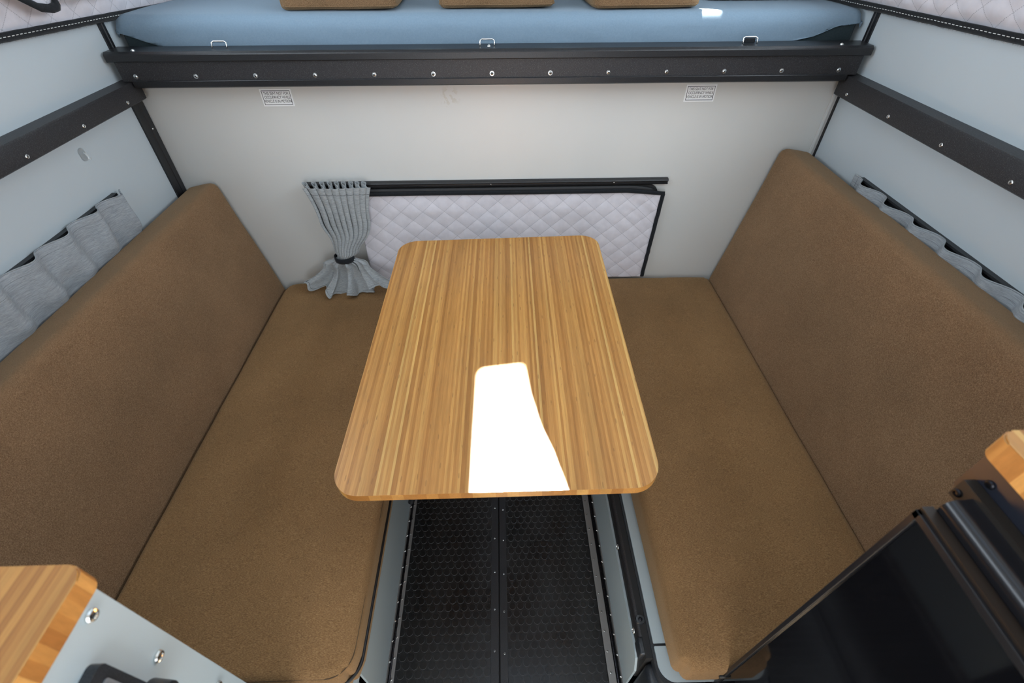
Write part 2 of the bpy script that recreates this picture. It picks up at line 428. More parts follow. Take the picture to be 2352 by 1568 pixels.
# ------------------------------------------------------------------ window 1 on the front wall, behind its insulation
w1 = struct(obj('window_1', extr([(x, z) for x, z in rrect(-.43, .50, .40, .700, .03)], 'y', -.009, .0), M_black))
# black headliner flange just under the curtain track, arching down at its right end
def flange(u, v):
    x = -.44 + u * .93; zt = .7015; 
    if x > .40: zt -= .012 * ((x - .40) / .09) ** 2
    return Vector((x, -.0105 - .004 * math.sin(PI * v), zt - v * .019))
wf = obj('window_seal', grid(60, 4, flange), M_black, w1, True); solid(wf, .002)

def puff(a, z, amp=.0021):
    z = z * QZ
    u = abs(math.sin(PI * ((a + z) / QP + .5 - .5))); v = abs(math.sin(PI * (a - z) / QP)); return amp * (u * v) ** .45
# insulation quilt covering the window
def q_top(x):   # lower edge of the top binding
    return .682 - .0005 * math.sin(x * 9) + (0 if x < .40 else -.010 * (x - .40) / .11)
def q_right(z): return .517 - .010 * (.68 - z) / .31
qf = thing('window_insulation', (0, -.012, .36), 'pale grey quilted insulation panel with black binding over the front window', 'insulation panel')
def fq(u, v):
    z = .362 + v * (q_top(0) - .362); xr = q_right(z); x = -.445 + u * (xr + .445)
    zz = min(z, q_top(x))
    sag = .010 * math.exp(-((zz - .63) / .03) ** 2) * (math.sin(x * 7) ** 2) * .5
    wr = .0
    if x > .36: wr = .0022 * math.sin((zz * 1.0 + x * .8) * 150 + 3 * noise.noise(Vector((x * 9, zz * 9, 0)))) * max(0, 1 - abs(zz - .6) / .09) * (x - .36) / .15
    return Vector((x, -.0125 - puff(x, zz) - sag - wr - .002 * noise.noise(Vector((x * 8, zz * 8, 1))), zz))
at(solid(obj('quilted_cloth', grid(250, 84, fq), M_quilt_f, smooth=True), .0015), qf)
def bt(u, v):
    x = -.445 + u * (.519 + .445); e = .0005 * noise.noise(Vector((x * 60, 0, 0)))
    return Vector((x, -.0165 - .0025 * math.sin(PI * v) - .001, q_top(x) - .0015 + v * (.0125 + e)))
at(solid(obj('binding', grid(160, 4, bt), M_bind, smooth=True), .0015), qf)
def br(u, v):
    z = .362 + u * (.671 - .362) + .004; xr = q_right(z) + .0010 * noise.noise(Vector((0, z * 55, 3)))
    return Vector((xr - .0085 + v * .0125, -.0175 - .002 * math.sin(PI * v), z))
at(solid(obj('binding', grid(60, 4, br), M_bind, smooth=True), .0015), qf)

# curtain tracks
def track(name, prof, axis, a, b, label, screws=(), d=None):
    t = thing(name, {'x': ((a + b) / 2, prof[0][0], prof[0][1]), 'y': (prof[0][0], (a + b) / 2, prof[0][1])}[axis], label, 'curtain track')
    at(obj('track_channel', extr(prof, axis, a, b), M_ext, auto=40), t)
    for p in screws: screw(t, p, d, ME_small)
    return t
pf = [(0, .7045), (-.013, .7045), (-.0145, .7065), (-.0145, .7075), (-.0115, .7085), (-.0115, .7125), (-.0145, .7140), (-.0165, .7165), (-.0145, .7200), (-.010, .7215), (0, .7215)]
track('curtain_track', pf, 'x', -.58, .523, 'black curtain track on the front wall above the quilted window cover', [(-.02, -.0115, .7103), (.357, -.0115, .7103)], (0, -1, 0))
for s in (-1, 1):
    ps = [(s * .95, .798), (s * .940, .798), (s * .938, .801), (s * .942, .804), (s * .942, .809), (s * .938, .812), (s * .939, .816), (s * .95, .817)]
    track('curtain_track', ps, 'y', -1.25 if s < 0 else -1.15, -.264 if s < 0 else -.235, 'black curtain track on the %s wall behind the grey side curtain' % ('left' if s < 0 else 'right'))

# side curtains
def side_curtain(s, label, ctop, zt):
    c = thing('curtain', (s * .93, -.25, .70), label, 'curtain')
    y0 = -.253 if s < 0 else -.216
    def f(u, v):
        y = y0 - u * (1.0 if s < 0 else .93)
        ph = (y - ctop) / .1; fr = ph - math.floor(ph)
        w = (1 - math.cos(2 * PI * (fr ** 1.35))) / 2
        irr = 1 + .35 * noise.noise(Vector((y * 7, 2.0, s)))
        end = min(1, u / .03)
        top = .003 + .025 * w * irr * end
        d = top * (1 - .15 * v) + (.008 * v * (1 - v) * 4 * (.5 + noise.noise(Vector((y * 22 + v, v * 2.2, s)))) ) * end
        d += .004 * noise.noise(Vector((y * 40, v * 6, 5))) * v * end
        z = zt + .006 * (noise.noise(Vector((y * 6, 0, 9 + s)))) - v * .165
        if s > 0: d = d * (1 if z > .79 else max(.25, 1 - (.79 - z) * 18)) 
        if s < 0: d = d * (1 if z > .735 else max(.22, 1 - (.735 - z) * 16))
        return Vector((s * (.9405 - d), y, z))
    at(solid(obj('drape', grid(300, 30, f), M_curt, smooth=True), .0016), c)
    # top hem welt and stitch line
    bm = T([f(i / 300, 0) + Vector((-s * .0004, 0, .0004)) for i in range(301)], .0013, 6)
    at(obj('hem', bm, M_curt, smooth=True), c)
    bm = T([f(i / 300, .10) + Vector((-s * .0007, 0, 0)) for i in range(301)], .0003, 5)
    at(obj('stitching', bm, M_gthread), c)
    bm = T([f(.019, .0 + .9 * i / 20) + Vector((-s * .0008, 0, 0)) for i in range(21)], .0004, 5)
    at(obj('stitching', bm, M_gthread), c)
    return c
side_curtain(-1, 'light grey linen curtain hanging in waves on the left wall behind the backrest', -.340, .822)
side_curtain(1, 'light grey linen curtain mostly hidden behind the right backrest, only its wavy top showing', -.345, .818)

# gathered front curtain
def lerp(a, b, t): return a + (b - a) * t
def key(v, ks):
    if v <= ks[0][0]: return ks[0][1]
    for (a, x), (b, y) in zip(ks, ks[1:]):
        if v <= b:
            t = (v - a) / (b - a); t = t * t * (3 - 2 * t); return lerp(x, y, t)
    return ks[-1][1]
fc = thing('curtain', (-.51, -.05, .37), 'light grey pleated curtain gathered by a black band at the left of the front window', 'curtain')
NP = 9
def fcf(u, v):
    z0 = key(v, [(0, .7290), (.6, .487), (1, .368)])
    cx = key(v, [(0, -.482), (.35, -.480), (.48, -.498), (.6, -.508), (1, -.508)])
    hw = key(v, [(0, .100), (.28, .078), (.48, .040), (.56, .0265), (.63, .0265), (.74, .075), (1, .148)])
    cy = key(v, [(0, -.041), (.45, -.043), (.6, -.046), (.8, -.055), (1, -.070)])
    a = key(v, [(0, .020), (.3, .020), (.5, .014), (.6, .008), (.68, .004), (.8, .0)])
    ax = key(v, [(0, .0085), (.35, .0050), (.6, .002), (.75, 0)])
    w = 2 * PI * NP * (u ** 1.12 + .012 * noise.noise(Vector((u * 6, 0, 3))))
    x = cx + hw * (2 * u - 1) + ax * math.sin(w * 1 + 1.2) + ax * .7 * math.sin(2 * w)
    env = 1 - .35 * abs(2 * u - 1)
    y = cy - a * math.cos(w) * env
    # bundle is a thick roll at the band
    bun = key(v, [(.3, 0), (.55, 1), (.66, 1), (.8, 0)])
    y -= bun * .016 * math.cos((2 * u - 1) * PI / 2)
    low = key(v, [(.62, 0), (.74, .3), (1, 1)])
    w2 = 2 * PI * 3.6 * u + 1.1
    cc = 1 - (2 * u - 1) ** 2
    y -= low * (.028 * cc + .016 * math.sin(w2) * (.4 + .6 * cc) + .010 * math.sin(2.3 * w2 + .5) * (.4 + .6 * cc))
    if u > .8: y -= low * .05 * (u - .8) / .2 * 1.0
    x += low * (.018 * math.cos(w2 * 1.1) + .006 * math.sin(w2 * 3.1))
    # sharp small creases
    y -= low * .007 * abs(noise.noise(Vector((u * 14, v * 3, 0)))) * 2
    z = z0 + low * (.010 * math.sin(w2 + .7) + .006 * math.sin(w2 * 2.7 + 1)) + low * .030 * max(0, (2 * u - 1)) ** 2 * .8
    z += low * .038 * (2 * u - 1) ** 2
    z += (1 - v) * (1 - v) * (-.004 * math.cos(w)) * (1 if v < .5 else 0)
    y = min(y, -.0225 if x > -.46 and z < .7 else -.019)
    z = max(z, .3655 + .004 * math.sin(w2 * 1.7))
    return Vector((x, y, z))
at(solid(obj('drape', grid(420, 90, fcf), M_curt_front, smooth=True), .0013), fc)
at(obj('stitching', T([fcf(i / 420, .11) + Vector((0, -.0012, 0)) for i in range(421)], .0004, 4), M_dsteel), fc)
at(obj('stitching', T([fcf(i / 420, .945) + Vector((0, -.0012, 0)) for i in range(421)], .0004, 4), M_dsteel), fc)
def band(u, v):
    a = u * 2 * PI; rx, ry = .0315, .0215
    return Vector((-.508 + rx * math.cos(a), -.055 + ry * math.sin(a), .478 + v * .018 + .004 * math.cos(a) * 0 + .003 * math.sin(a)))
at(solid(obj('tie_band', grid(40, 2, band), M_bind, smooth=True), .0018), fc)

# ------------------------------------------------------------------ stickers
FNT = None
def text_mesh(body, size, sx):
    cu = bpy.data.curves.new('txt', 'FONT'); cu.body = body; cu.size = size; cu.align_x = 'CENTER'; cu.align_y = 'CENTER'; cu.extrude = .0001
    o = bpy.data.objects.new('txt', cu); COL.objects.link(o); dg = bpy.context.evaluated_depsgraph_get()
    me = bpy.data.meshes.new_from_object(o.evaluated_get(dg)); bpy.data.objects.remove(o); bpy.data.curves.remove(cu)
    for v in me.vertices: x, y, z = v.co; v.co = (x * sx, -z, y)
    return me
for x, lab in ((-.587, 'white warning sticker under the bed rail at the left of the front wall'), (.560, 'white warning sticker under the bed rail at the right of the front wall')):
    s_ = thing('warning_sticker', (x, 0, .957), lab, 'sticker')
    sh = lambda o: at(o, s_)
    sh(obj('paper', B(x - .0415, x + .0415, -.0012, 0, .9355, .9785), M_white))
    bm = bmesh.new()
    for (a, b, c, d) in ((-.0375, .0375, .0165, .0177), (-.0375, .0375, -.0177, -.0165), (-.0375, -.0363, -.0177, .0177), (.0363, .0375, -.0177, .0177)):
        box(bm, x + a, x + b, -.0015, -.0010, .957 + c, .957 + d)
    sh(obj('border', bm, M_ink))
    for i, tx in enumerate(('THIS SEAT NOT FOR', 'OCCUPANCY WHILE', 'VEHICLE IS IN MOTION')):
        me = text_mesh(tx, .0100, (.72, .72, .70)[i]); me.transform(Matrix.Translation((x + (0, .001, 0)[i], -.0014, .9675 - i * .0098)))
        at(link('lettering', me, None, M_ink), s_)

# clear hook on the left wall
hk = thing('wall_hook', (-.95, -.28, .917), 'small clear plastic adhesive hook on the left wall under the side rail', 'hook')
M_clear = mat('clear plastic', (.85, .88, .88), .12, 0, .5); M_clear.node_tree.nodes['Principled BSDF'].inputs['Alpha'].default_value = .28
at(obj('base', extr([(-.28 + a, .917 + b) for a, b in rrect(-.010, .010, -.014, .014, .009)], 'x', -.95, -.9475), M_clear, auto=40), hk)
at(obj('hook', T([(-.947, -.28, .921), (-.943, -.28, .919), (-.941, -.28, .913), (-.9415, -.28, .908), (-.938, -.28, .906), (-.936, -.28, .909)], .0018, 8), M_clear, smooth=True), hk)

# ------------------------------------------------------------------ bed: mattress, sheet, loose cushions
plat = obj('bed_platform', B(-.95, .95, .035, YF, .985, 1.055), M_wall_side); rebase(plat, (0, .8, .985)); tag(plat, 'flat bed base carrying the blue mattress behind the bed rail', 'bed base')
bm = cushion(1.880, 1.46, .073, .018, .08, lambda Q, d: Vector((-.018 * Q.x * max(0, min(1, (Q.y + .65) / .15)), 0, 0)), rp=.022)
mt = obj('mattress', bm, M_matt, smooth=True); mt.location = (0, .0215 + .73, 1.0925); tag(mt, 'charcoal mattress showing at both lower corners under the blue sheet', 'mattress')
def sheet_bm():
    bm = bmesh.new(); nx, ns = 160, 26; V = []
    path = []    # front profile going from below the front up over the edge and back: (y, z, dist)
    for k in range(7): path.append((.0185, 1.060 + k * (1.107 - 1.060) / 6))
    for k in range(1, 8):
        a = PI / 2 * k / 7; path.append((.0185 + .031 * (1 - math.cos(a)), 1.107 + .031 * math.sin(a)))
    for k in range(1, 13): path.append((.0495 + 1.35 * (k / 12) ** 1.6, 1.1385))
    xs = [math.sin((i / nx - .5) * PI) for i in range(nx + 1)]
    for i in range(nx + 1):
        x = -.9455 + 1.891 * (i / nx); ax = abs(x)
        lift = 0
        if x < 0: b = .82
        else: b = .75
        kk = [(-9, 0)] + ([(.79, 0), (.835, .009), (.876, .022), (.912, .035), (.9456, .046)] if x < 0 else [(.70, 0), (.75, .008), (.83, .024), (.879, .045), (.9456, .052)])
        for (a0, l0), (a1, l1) in zip(kk, kk[1:]):
            if a0 <= ax <= a1: lift = l0 + (l1 - l0) * (ax - a0) / (a1 - a0)
        col = []
        for (y, z) in path:
            zz = z; yy = y
            if z < 1.1385 and z <= 1.061 + lift: zz = 1.061 + lift
            # plan rounding of the corner
            e = max(0, ax - .9345); r = .0115
            if e > 0:
                k = (r - math.sqrt(max(0, r * r - e * e))); yy = y + k * (1 if y < .2 else 0); zz -= .016 * min(1, e / .0115) ** 2 if z > 1.10 else 0
            yy -= .0012 * noise.noise(Vector((x * 11, z * 40, 2))) * (1 if y < .03 else 0)
            fold = max(0, (ax - .86)) * 4
            yy -= .003 * fold * math.sin((x * 1.2 + z) * 260) * (1 if y < .04 else 0)
            zz += .0025 * noise.noise(Vector((x * 4, y * 5, 1))) if y > .06 else 0
            xx = x * (1 - .018 * max(0, min(1, (yy - .10) / .15)))
            col.append(bm.verts.new((xx, yy, zz)))
        V.append(col)
    for i in range(nx):
        for j in range(len(path) - 1): bm.faces.new((V[i][j], V[i + 1][j], V[i + 1][j + 1], V[i][j + 1]))
    # side drops
    for col, s in ((V[0], -1), (V[-1], 1)):
        low = [bm.verts.new((v.co.x + s * .001, v.co.y, max(1.108 if s < 0 else 1.1145, v.co.z - .03) if v.co.y < .05 else v.co.z - .022)) for v in col[6:]]
        for j in range(len(low) - 1): bm.faces.new((col[6 + j], col[7 + j], low[j + 1], low[j]))
    bmesh.ops.remove_doubles(bm, verts=bm.verts[:], dist=1e-5)
    return bm
sh_ = obj('fitted_sheet', sheet_bm(), M_sheet, smooth=True); solid(sh_, .0012); rebase(sh_, (0, .6, 1.14))
tag(sh_, 'light blue fitted sheet stretched over the mattress above the bed rail', 'bed sheet')
# footman loops
for x, lab, tilt in ((-.677, 'steel strap loop on the bed rail at the left', 0), (-.017, 'steel strap loop on the bed rail in the middle, with a screw head', 0), (.644, 'steel strap loop on the bed rail at the right, threaded with black strap', .25)):
    l_ = thing('strap_loop', (x, -.034, 1.078), lab, 'strap loop')
    pts = [(x - .018, -.030, 1.0785), (x - .018, -.024, 1.089), (x - .013, -.023, 1.0915), (x + .013, -.023, 1.0915), (x + .018, -.024, 1.089), (x + .018, -.030, 1.0785)]
    at(obj('loop', T(pts, .0018, 8), M_steel, smooth=True), l_)
    if x > .5: at(obj('strap', B(x - .014, x + .013, -.0275, -.0215, 1.0785, 1.0895, .002), M_bind), l_)
    elif x > -.1: screw(l_, (x + .004, -.033, 1.078), (0, -.3, 1), ME_mid)
# loose cushions on the bed
def cush_disp(Q, d):
    return Vector((.003 * noise.noise(Q * 9), .004 * noise.noise(Q * 7 + Vector((3, 0, 0))), .003 * noise.noise(Q * 8)))
for i, (x0, x1, y0, rz, lab) in enumerate(((-.543, -.247, .058, .02, 'brown tweed loose cushion lying furthest left on the blue mattress'),
        (-.144, .156, .070, .02, 'brown tweed loose cushion lying second from the left on the blue mattress'),
        (.244, .522, .048, .04, 'brown tweed loose cushion lying third from the left, beside the sunlit spot'),
        (.60, .90, .185, -.05, 'brown tweed loose cushion lying furthest right and back on the mattress'))):
    sx, sy, sz = x1 - x0, .40, .098
    c = thing('loose_cushion', ((x0 + x1) / 2, y0 + .20, 1.1395), lab, 'cushion', 'loose cushions on the bed')
    b_ = obj('cover', cushion(sx, sy, sz, .012, .03, cush_disp, rp=.03), M_pad, smooth=True); b_.parent = c; b_.location = (0, 0, sz / 2 + .002)
    c.rotation_euler = (0, 0, rz)
    P = [(x, y, .043) for x, y in rrect(-sx / 2 - .001, sx / 2 + .001, -sy / 2 - .002, sy / 2 + .001, .030, 8) if y < -.05]
    P = sorted(P, key=lambda p: (p[0], -p[1] if p[0] < 0 else p[1]))
    z_ = obj('zipper', T(P, .0042, 6), M_zip, smooth=True); z_.parent = c
    p_ = obj('piping', T([(x, y, .010) for x, y in rrect(-sx / 2 + .001, sx / 2 - .001, -sy / 2 + .001, sy / 2 - .001, .030, 8)], .0016, 6, True), M_pad, smooth=True); p_.parent = c

# ------------------------------------------------------------------ pop-top insulation on both sides
def side_quilt(s, label):
    q = thing('side_insulation', (s * .935, 0, 1.15), label, 'insulation panel')
    def zb(y): return (1.1335 - (y + .04) * .043) if s < 0 else (1.1425 - (y + .01) * .022)
    X0 = .9355
    def f(u, v):
        y = -1.2 + u * 2.4; z = zb(y) + .010 + v * .20
        fold = 0
        if s < 0:
            zc = 1.188 + .02 * (-.15 - y)
            fold = .020 / (1 + math.exp(-(z - zc) / .0035)) * (1 / (1 + math.exp(-(y + .17) / .015)))
        else:
            zc = 1.172 + .03 * (-.3 - y)
            fold = .007 / (1 + math.exp(-(z - zc) / .004))
        und = .005 * noise.noise(Vector((y * 5, z * 8, s))) + .0015 * noise.noise(Vector((y * 30, z * 45, s)))
        return Vector((s * (X0 - v * .03 - puff(y, z, .004) * min(1, v * 9) - fold - und), y, z))
    at(solid(obj('quilted_cloth', grid(360, 42, f), M_quilt_s, smooth=True), .002), q)
    def b(u, v):
        y = -1.2 + u * 2.4; e = .0012 * noise.noise(Vector((y * 30, v, s)))
        return Vector((s * (X0 + .001 - .006 * math.sin(PI * min(.55, v * .9 + .1)) - v * .004), y, zb(y) + e * (1 if v < .5 else .4) + v * .0155))
    at(solid(obj('binding', grid(400, 6, b), M_bind, smooth=True), .003), q)
    n = 230; bm = bmesh.new()
    for k in range(n):
        u0 = (k + .1) / n; u1 = (k + .72) / n
        p0 = b(u0, .52); p1 = b(u1, .52); o = Vector((-s * .0022, 0, 0)); w = Vector((0, 0, .0006))
        bm.faces.new([bm.verts.new(p) for p in (p0 + o - w, p1 + o - w, p1 + o + w, p0 + o + w)])
    at(struct(obj('stitches', bm, M_thread), 'stuff'), q)
    # fuzz hanging off the felt
    bm = bmesh.new()
    for k in range(420):
        y = random.uniform(-.75, .6); p = Vector((s * (X0 - .002), y, zb(y))); L = random.uniform(.002, .006)
        d = Vector((0, random.uniform(-.5, .5), -1)).normalized() * L; w = Vector((0, .00025, 0))
        bm.faces.new([bm.verts.new(t) for t in (p - w, p + w, p + d)])
    at(struct(obj('felt_fibres', bm, M_bind), 'stuff'), q)
    return q
side_quilt(-1, 'grey quilted insulation with black stitched edge at the top left')
side_quilt(1, 'grey quilted insulation with black stitched edge at the top right')
# turned-over corner of the quilt at the very top left
fl = thing('insulation_flap', (-.90, -.22, 1.18), 'turned-over quilt corner with wide black binding at the extreme top left', 'insulation flap')
fp = [(-.36, 1.262), (-.30, 1.222), (-.255, 1.195), (-.235, 1.1835), (-.205, 1.1775), (-.185, 1.1790), (-.178, 1.187), (-.180, 1.210), (-.186, 1.245)]
def flapf(u, v):
    t = u * (len(fp) - 1); i = min(int(t), len(fp) - 2); f = t - i
    y = lerp(fp[i][0], fp[i + 1][0], f); z = lerp(fp[i][1], fp[i + 1][1], f)
    cy, cz = -.235, 1.245
    return Vector((-.905 + .006 * v, lerp(y, cy, v), lerp(z, cz, v)))
at(solid(obj('quilted_cloth', grid(40, 8, lambda u, v: flapf(u, .05 + v * .95)), M_quilt_s, smooth=True), .006), fl)
at(solid(obj('binding', grid(60, 4, lambda u, v: flapf(u, v * .22 - .02) + Vector((.007 + .002 * math.sin(PI * v), 0, 0))), M_bind, smooth=True), .004), fl)

# ------------------------------------------------------------------ benches
ZS = .262
lb = thing('bench_base', (-.62, -.6, 0), 'grey laminate bench base under the left seat cushion', 'bench')
at(obj('riser', B(-.285, -.280, -1.152, -.012, 0, ZS - .002), M_lam), lb)
at(obj('bench_top', B(-.945, -.2795, -1.2, -.055, ZS - .012, ZS), M_lam), lb)
at(obj('end_panel', B(-.93, -.287, -1.215, -1.16, 0, ZS - .013), M_plastic), lb)
rb = thing('bench_base', (.62, -.6, 0), 'grey laminate bench base with a recessed black strut under the right seat cushion', 'bench')
at(obj('riser', extr([(-1.142, 0), (-1.142, .150), (-1.127, .186), (-1.116, .190), (-.012, .190), (-.012, 0)], 'x', .270, .275), M_lam), rb)
at(obj('channel', B(.275, .290, -1.145, -.02, .12, .258), M_black), rb)
bar = extr([(x, z) for x, z in rrect(.2685, .2875, .225, .2575, .006, 4)], 'y', -1.108, -.02)
at(obj('strut', bar, M_powder, auto=50), rb)
at(obj('strut_end', B(.2665, .2885, -1.138, -1.106, .216, .255, .004), M_plastic, auto=50), rb)
pv = bmesh.new(); bmesh.ops.create_cone(pv, cap_ends=True, segments=20, radius1=.0095, radius2=.0085, depth=.006)
bmesh.ops.translate(pv, verts=pv.verts, vec=(.2775, -1.078, .2598)); at(obj('pivot', pv, M_plastic, auto=40), rb)
screw(rb, (.2775, -1.078, .2628), (0, 0, 1), ME_black)
for y in (-.905, -1.082): screw(rb, (.2745, y, .205), (-1, 0, .2), ME_bolt, 'bolt')
at(obj('gasket', extr(rrect(.288, .36, -1.196, -.02, (0, 0, .034, 0)), 'z', .235, .2605), M_plastic, auto=40), rb)
at(obj('ledge', extr(rrect(.2935, .42, -1.1215, -.03, .002), 'z', .2600, .2635), M_lam, auto=40), rb)
at(obj('ledge', extr(rrect(.2935, .42, -1.186, -1.1265, (.002, .002, .030, .002)), 'z', .2600, .2635), M_lam, auto=40), rb)
at(obj('bench_top', B(.36, .945, -1.18, -.055, .250, .2605), M_lam), rb)
at(obj('end_panel', B(.275, .388, -1.215, -1.146, 0, .236, .012), M_plastic, auto=50), rb)
at(obj('corner_patch', B(.30, .388, -1.235, -1.2155, .18, .236), M_lam), rb)

# seat cushions
def seat(name, xa, xb, y0, y1, z0, z1, label, side):
    c = thing(name, ((xa + xb) / 2, (y0 + y1) / 2, z0), label, 'seat cushion')
    sx, sy, sz = xb - xa, y1 - y0, z1 - z0
    def disp(Q, d):
        k = max(0, 1 - (abs(Q.x) / (sx / 2)) ** 4) * max(0, 1 - (abs(Q.y) / (sy / 2)) ** 6)
        top = 1 if Q.z > 0 else 0
        return Vector((0, 0, top * (.004 * k + .0022 * noise.noise(Vector((Q.x * 7, Q.y * 7, 0))) + .0008 * noise.noise(Vector((Q.x * 30, Q.y * 12, 2))))))
    b_ = obj('cover', cushion(sx, sy, sz, .018 if side < 0 else .024, .03, disp, rp=.045 if side < 0 else .03), M_seat, smooth=True); b_.parent = c; b_.location = (0, 0, sz / 2)
    # seam line and zipper following the plan outline
    def outline(inset, r, zz, a, b, flip):
        P = rrect(-sx / 2 + inset, sx / 2 - inset, -sy / 2 + inset, sy / 2 - inset, r, 10); return [(x, y, zz) for x, y in P]
    s1 = outline(.005, .040, sz - .004, 0, 0, 0)
    if side < 0: o = obj('piping', T(outline(.0035, .043, sz - .0085, 0, 0, 0), .0010, 6, True), M_stitch, smooth=True); o.parent = c
    if side < 0:   # zip round the aisle side and near end
        P = [(x, y, .048) for x, y in rrect(-sx / 2 - .001, sx / 2 + .001, -sy / 2 - .001, sy / 2 + .001, .046, 12)]
        run = [p for p in P if p[0] > -sx / 2 + .25 and p[1] < sy / 2 - .01]
        run = sorted([p for p in run if p[0] > sx / 2 - .05 and p[1] > -sy / 2 + .05], key=lambda p: -p[1])
        run = [(sx / 2 + .001, sy / 2 - .1, .046), (sx / 2 + .001, 0, .046)]
        for k in range(13):
            a = -PI / 2 * k / 12; run.append((sx / 2 - .046 + .047 * math.cos(a), -sy / 2 + .046 + .047 * math.sin(a), .046))
        run.append((sx / 2 - .09, -sy / 2 - .001, .046))
    else:
        run = [(-sx / 2 + .075, -sy / 2 - .001, .050), (-sx / 2 + .12, -sy / 2 - .0015, .048), (-sx / 2 + .2, -sy / 2 - .001, .048)]
    o = obj('zipper', T(run, .0036, 6), M_zip, smooth=True); o.parent = c
    return c
seat('seat_cushion', -.752, -.266, -1.186, -.006, ZS, .360, 'long brown woven seat cushion with black zip on the left bench', -1)
seat('seat_cushion', .311, .752, -1.188, -.006, .264, .361, 'long brown woven seat cushion on the right bench beside the fridge', 1)

# back cushions, leaning against the side walls
def backrest(s, base_x, ang, th, h, y0, y1, z0, label):
    c = thing('back_cushion', (s * base_x, (y0 + y1) / 2, z0), label, 'back cushion')
    sy = y1 - y0
    def disp(Q, d):
        f = -1 if Q.x < 0 else 1; inner = (Q.x * -s) > 0
        k = max(0, 1 - (abs(Q.y) / (sy / 2)) ** 6) * max(0, 1 - (abs(Q.z) / (h / 2)) ** 4)
        a = .004 * k + .003 * noise.noise(Vector((Q.y * 4, Q.z * 6, s)))
        # slack diagonal wrinkles low down
        t = noise.noise(Vector((Q.y * 3.0 + Q.z * 5, 4.0, s)))
        wz = math.exp(-((Q.z + h * .22) / (h * .16)) ** 2)
        a += .0016 * wz * math.sin((Q.z * 1.0 + Q.y * .22) * 170 + 6 * t) * max(0, min(1, -Q.y * 2.2 + .3)) * max(0, t + .5)
        return Vector((-s * a if inner else 0, 0, .003 * noise.noise(Vector((Q.y * 3, Q.x * 9, 5))) if Q.z > h * .4 else 0))
    bm = cushion(th, sy, h, .022, .022, disp)
    bmesh.ops.translate(bm, verts=bm.verts, vec=(s * th / 2, 0, h / 2))
    bmesh.ops.rotate(bm, verts=bm.verts, cent=(0, 0, 0), matrix=Matrix.Rotation(s * ang, 3, 'Y'))
    o = obj('cover', bm, M_back, smooth=True); o.parent = c
    sm = T([(s * .012, -sy / 2 + .003, .01), (s * .012, sy / 2 - .003, .01)], .002, 6); 
    o2 = obj('piping', sm, M_stitch, smooth=True); o2.parent = c
    return c
backrest(-1, .747, math.radians(11), .098, .482, -1.212, -.006, ZS, 'long brown backrest cushion leaning on the left wall')
backrest(1, .7355, math.radians(10.2), .098, .562, -1.178, -.006, ZS, 'tall brown backrest cushion leaning on the right wall')

# ------------------------------------------------------------------ floor
mats = []
for x0, x1, lab in ((-.264, -.0365, 'black rubber mat with raised coins on the left half of the aisle'), (.0045, .2385, 'black rubber mat with raised coins on the right half of the aisle')):
    m_ = thing('floor_mat', ((x0 + x1) / 2, -.7, 0), lab, 'floor mat')
    at(obj('sheet', B(x0, x1, -1.31, -.1, 0, .003), M_rub), m_)
    bm = bmesh.new(); p = .0205; ry = p * .866; j = 0; y = -1.30
    while y < -.55:
        x = x0 + .004 + (p / 2 if j % 2 else 0)
        while x < x1 - .004:
            rr = .0091; ring0 = []; ring1 = []; ring2 = []
            for k in range(12):
                a = 2 * PI * k / 12; cxx = min(max(x + rr * math.cos(a), x0 + .0005), x1 - .0005); yy = y + rr * math.sin(a)
                ring0.append(bm.verts.new((cxx, yy, .0025)))
                ring1.append(bm.verts.new((x + (cxx - x) * .93, y + (yy - y) * .93, .0041)))
            for k in range(12): bm.faces.new((ring0[k], ring0[(k + 1) % 12], ring1[(k + 1) % 12], ring1[k]))
            bm.faces.new(ring1).material_index = 1
            x += p
        y += ry; j += 1
    at(struct(obj('coin_pattern', bm, [M_rim, M_coin]), 'stuff'), m_)
for x0, x1, lab, xs in ((-.0365, -.0175, 'black screwed metal strip along the left mat at the centre of the aisle', -.0275), (-.0135, .0045, 'black screwed metal strip along the right mat at the centre of the aisle', -.0030)):
    t = thing('floor_strip', (xs, -.7, 0), lab, 'floor strip')
    at(obj('strip', B(x0, x1, -1.31, -.1, .0, .0052, .0008), M_ext), t)
    for k in range(8): screw(t, (xs, -.60 - k * .0925 - (.006 if x0 > -.02 else 0), .0052), (0, 0, 1), ME_small)
# piano hinges
for s, xh, lab in ((-1, -.280, 'long steel piano hinge between the left bench base and the floor mat'), (1, .270, 'long steel piano hinge between the right bench base and the floor mat')):
    h_ = thing('piano_hinge', (xh, -.7, 0), lab, 'hinge')
    i_ = -s
    xa, xb = sorted((xh + i_ * .005, xh + i_ * .0165))
    if s > 0: xa, xb = xh - .030, xh - .0125
    if s < 0: xa, xb = xh + .005, xh + .016
    at(obj('floor_leaf', B(xa, xb, -1.31, -.2, .0, .0045), M_hinge), h_)
    at(obj('wall_leaf', B(*sorted((xh + i_ * .0002, xh + i_ * .0018)), -1.5, -.2, .004, .020), M_hinge), h_)
    bm = bmesh.new(); y = -1.5; k = 0
    while y < -.45:
        tube(bm, [(xh + i_ * (.0050 if s < 0 else .008), y, .0052), (xh + i_ * (.0050 if s < 0 else .008), y + .0105, .0052)], .0032 if k % 2 else .0029, 8); y += .011; k += 1
    at(struct(obj('knuckles', bm, M_dsteel), 'stuff'), h_)
    for k in range(16):
        y = -.632 - k * .0438
        screw(h_, ((xa + xb) / 2 + (0 if s < 0 else -.002), y, .0045), (0, 0, 1), ME_small)
        screw(h_, (xh + i_ * .0018, y - .01, .013), (i_, 0, 0), ME_small)

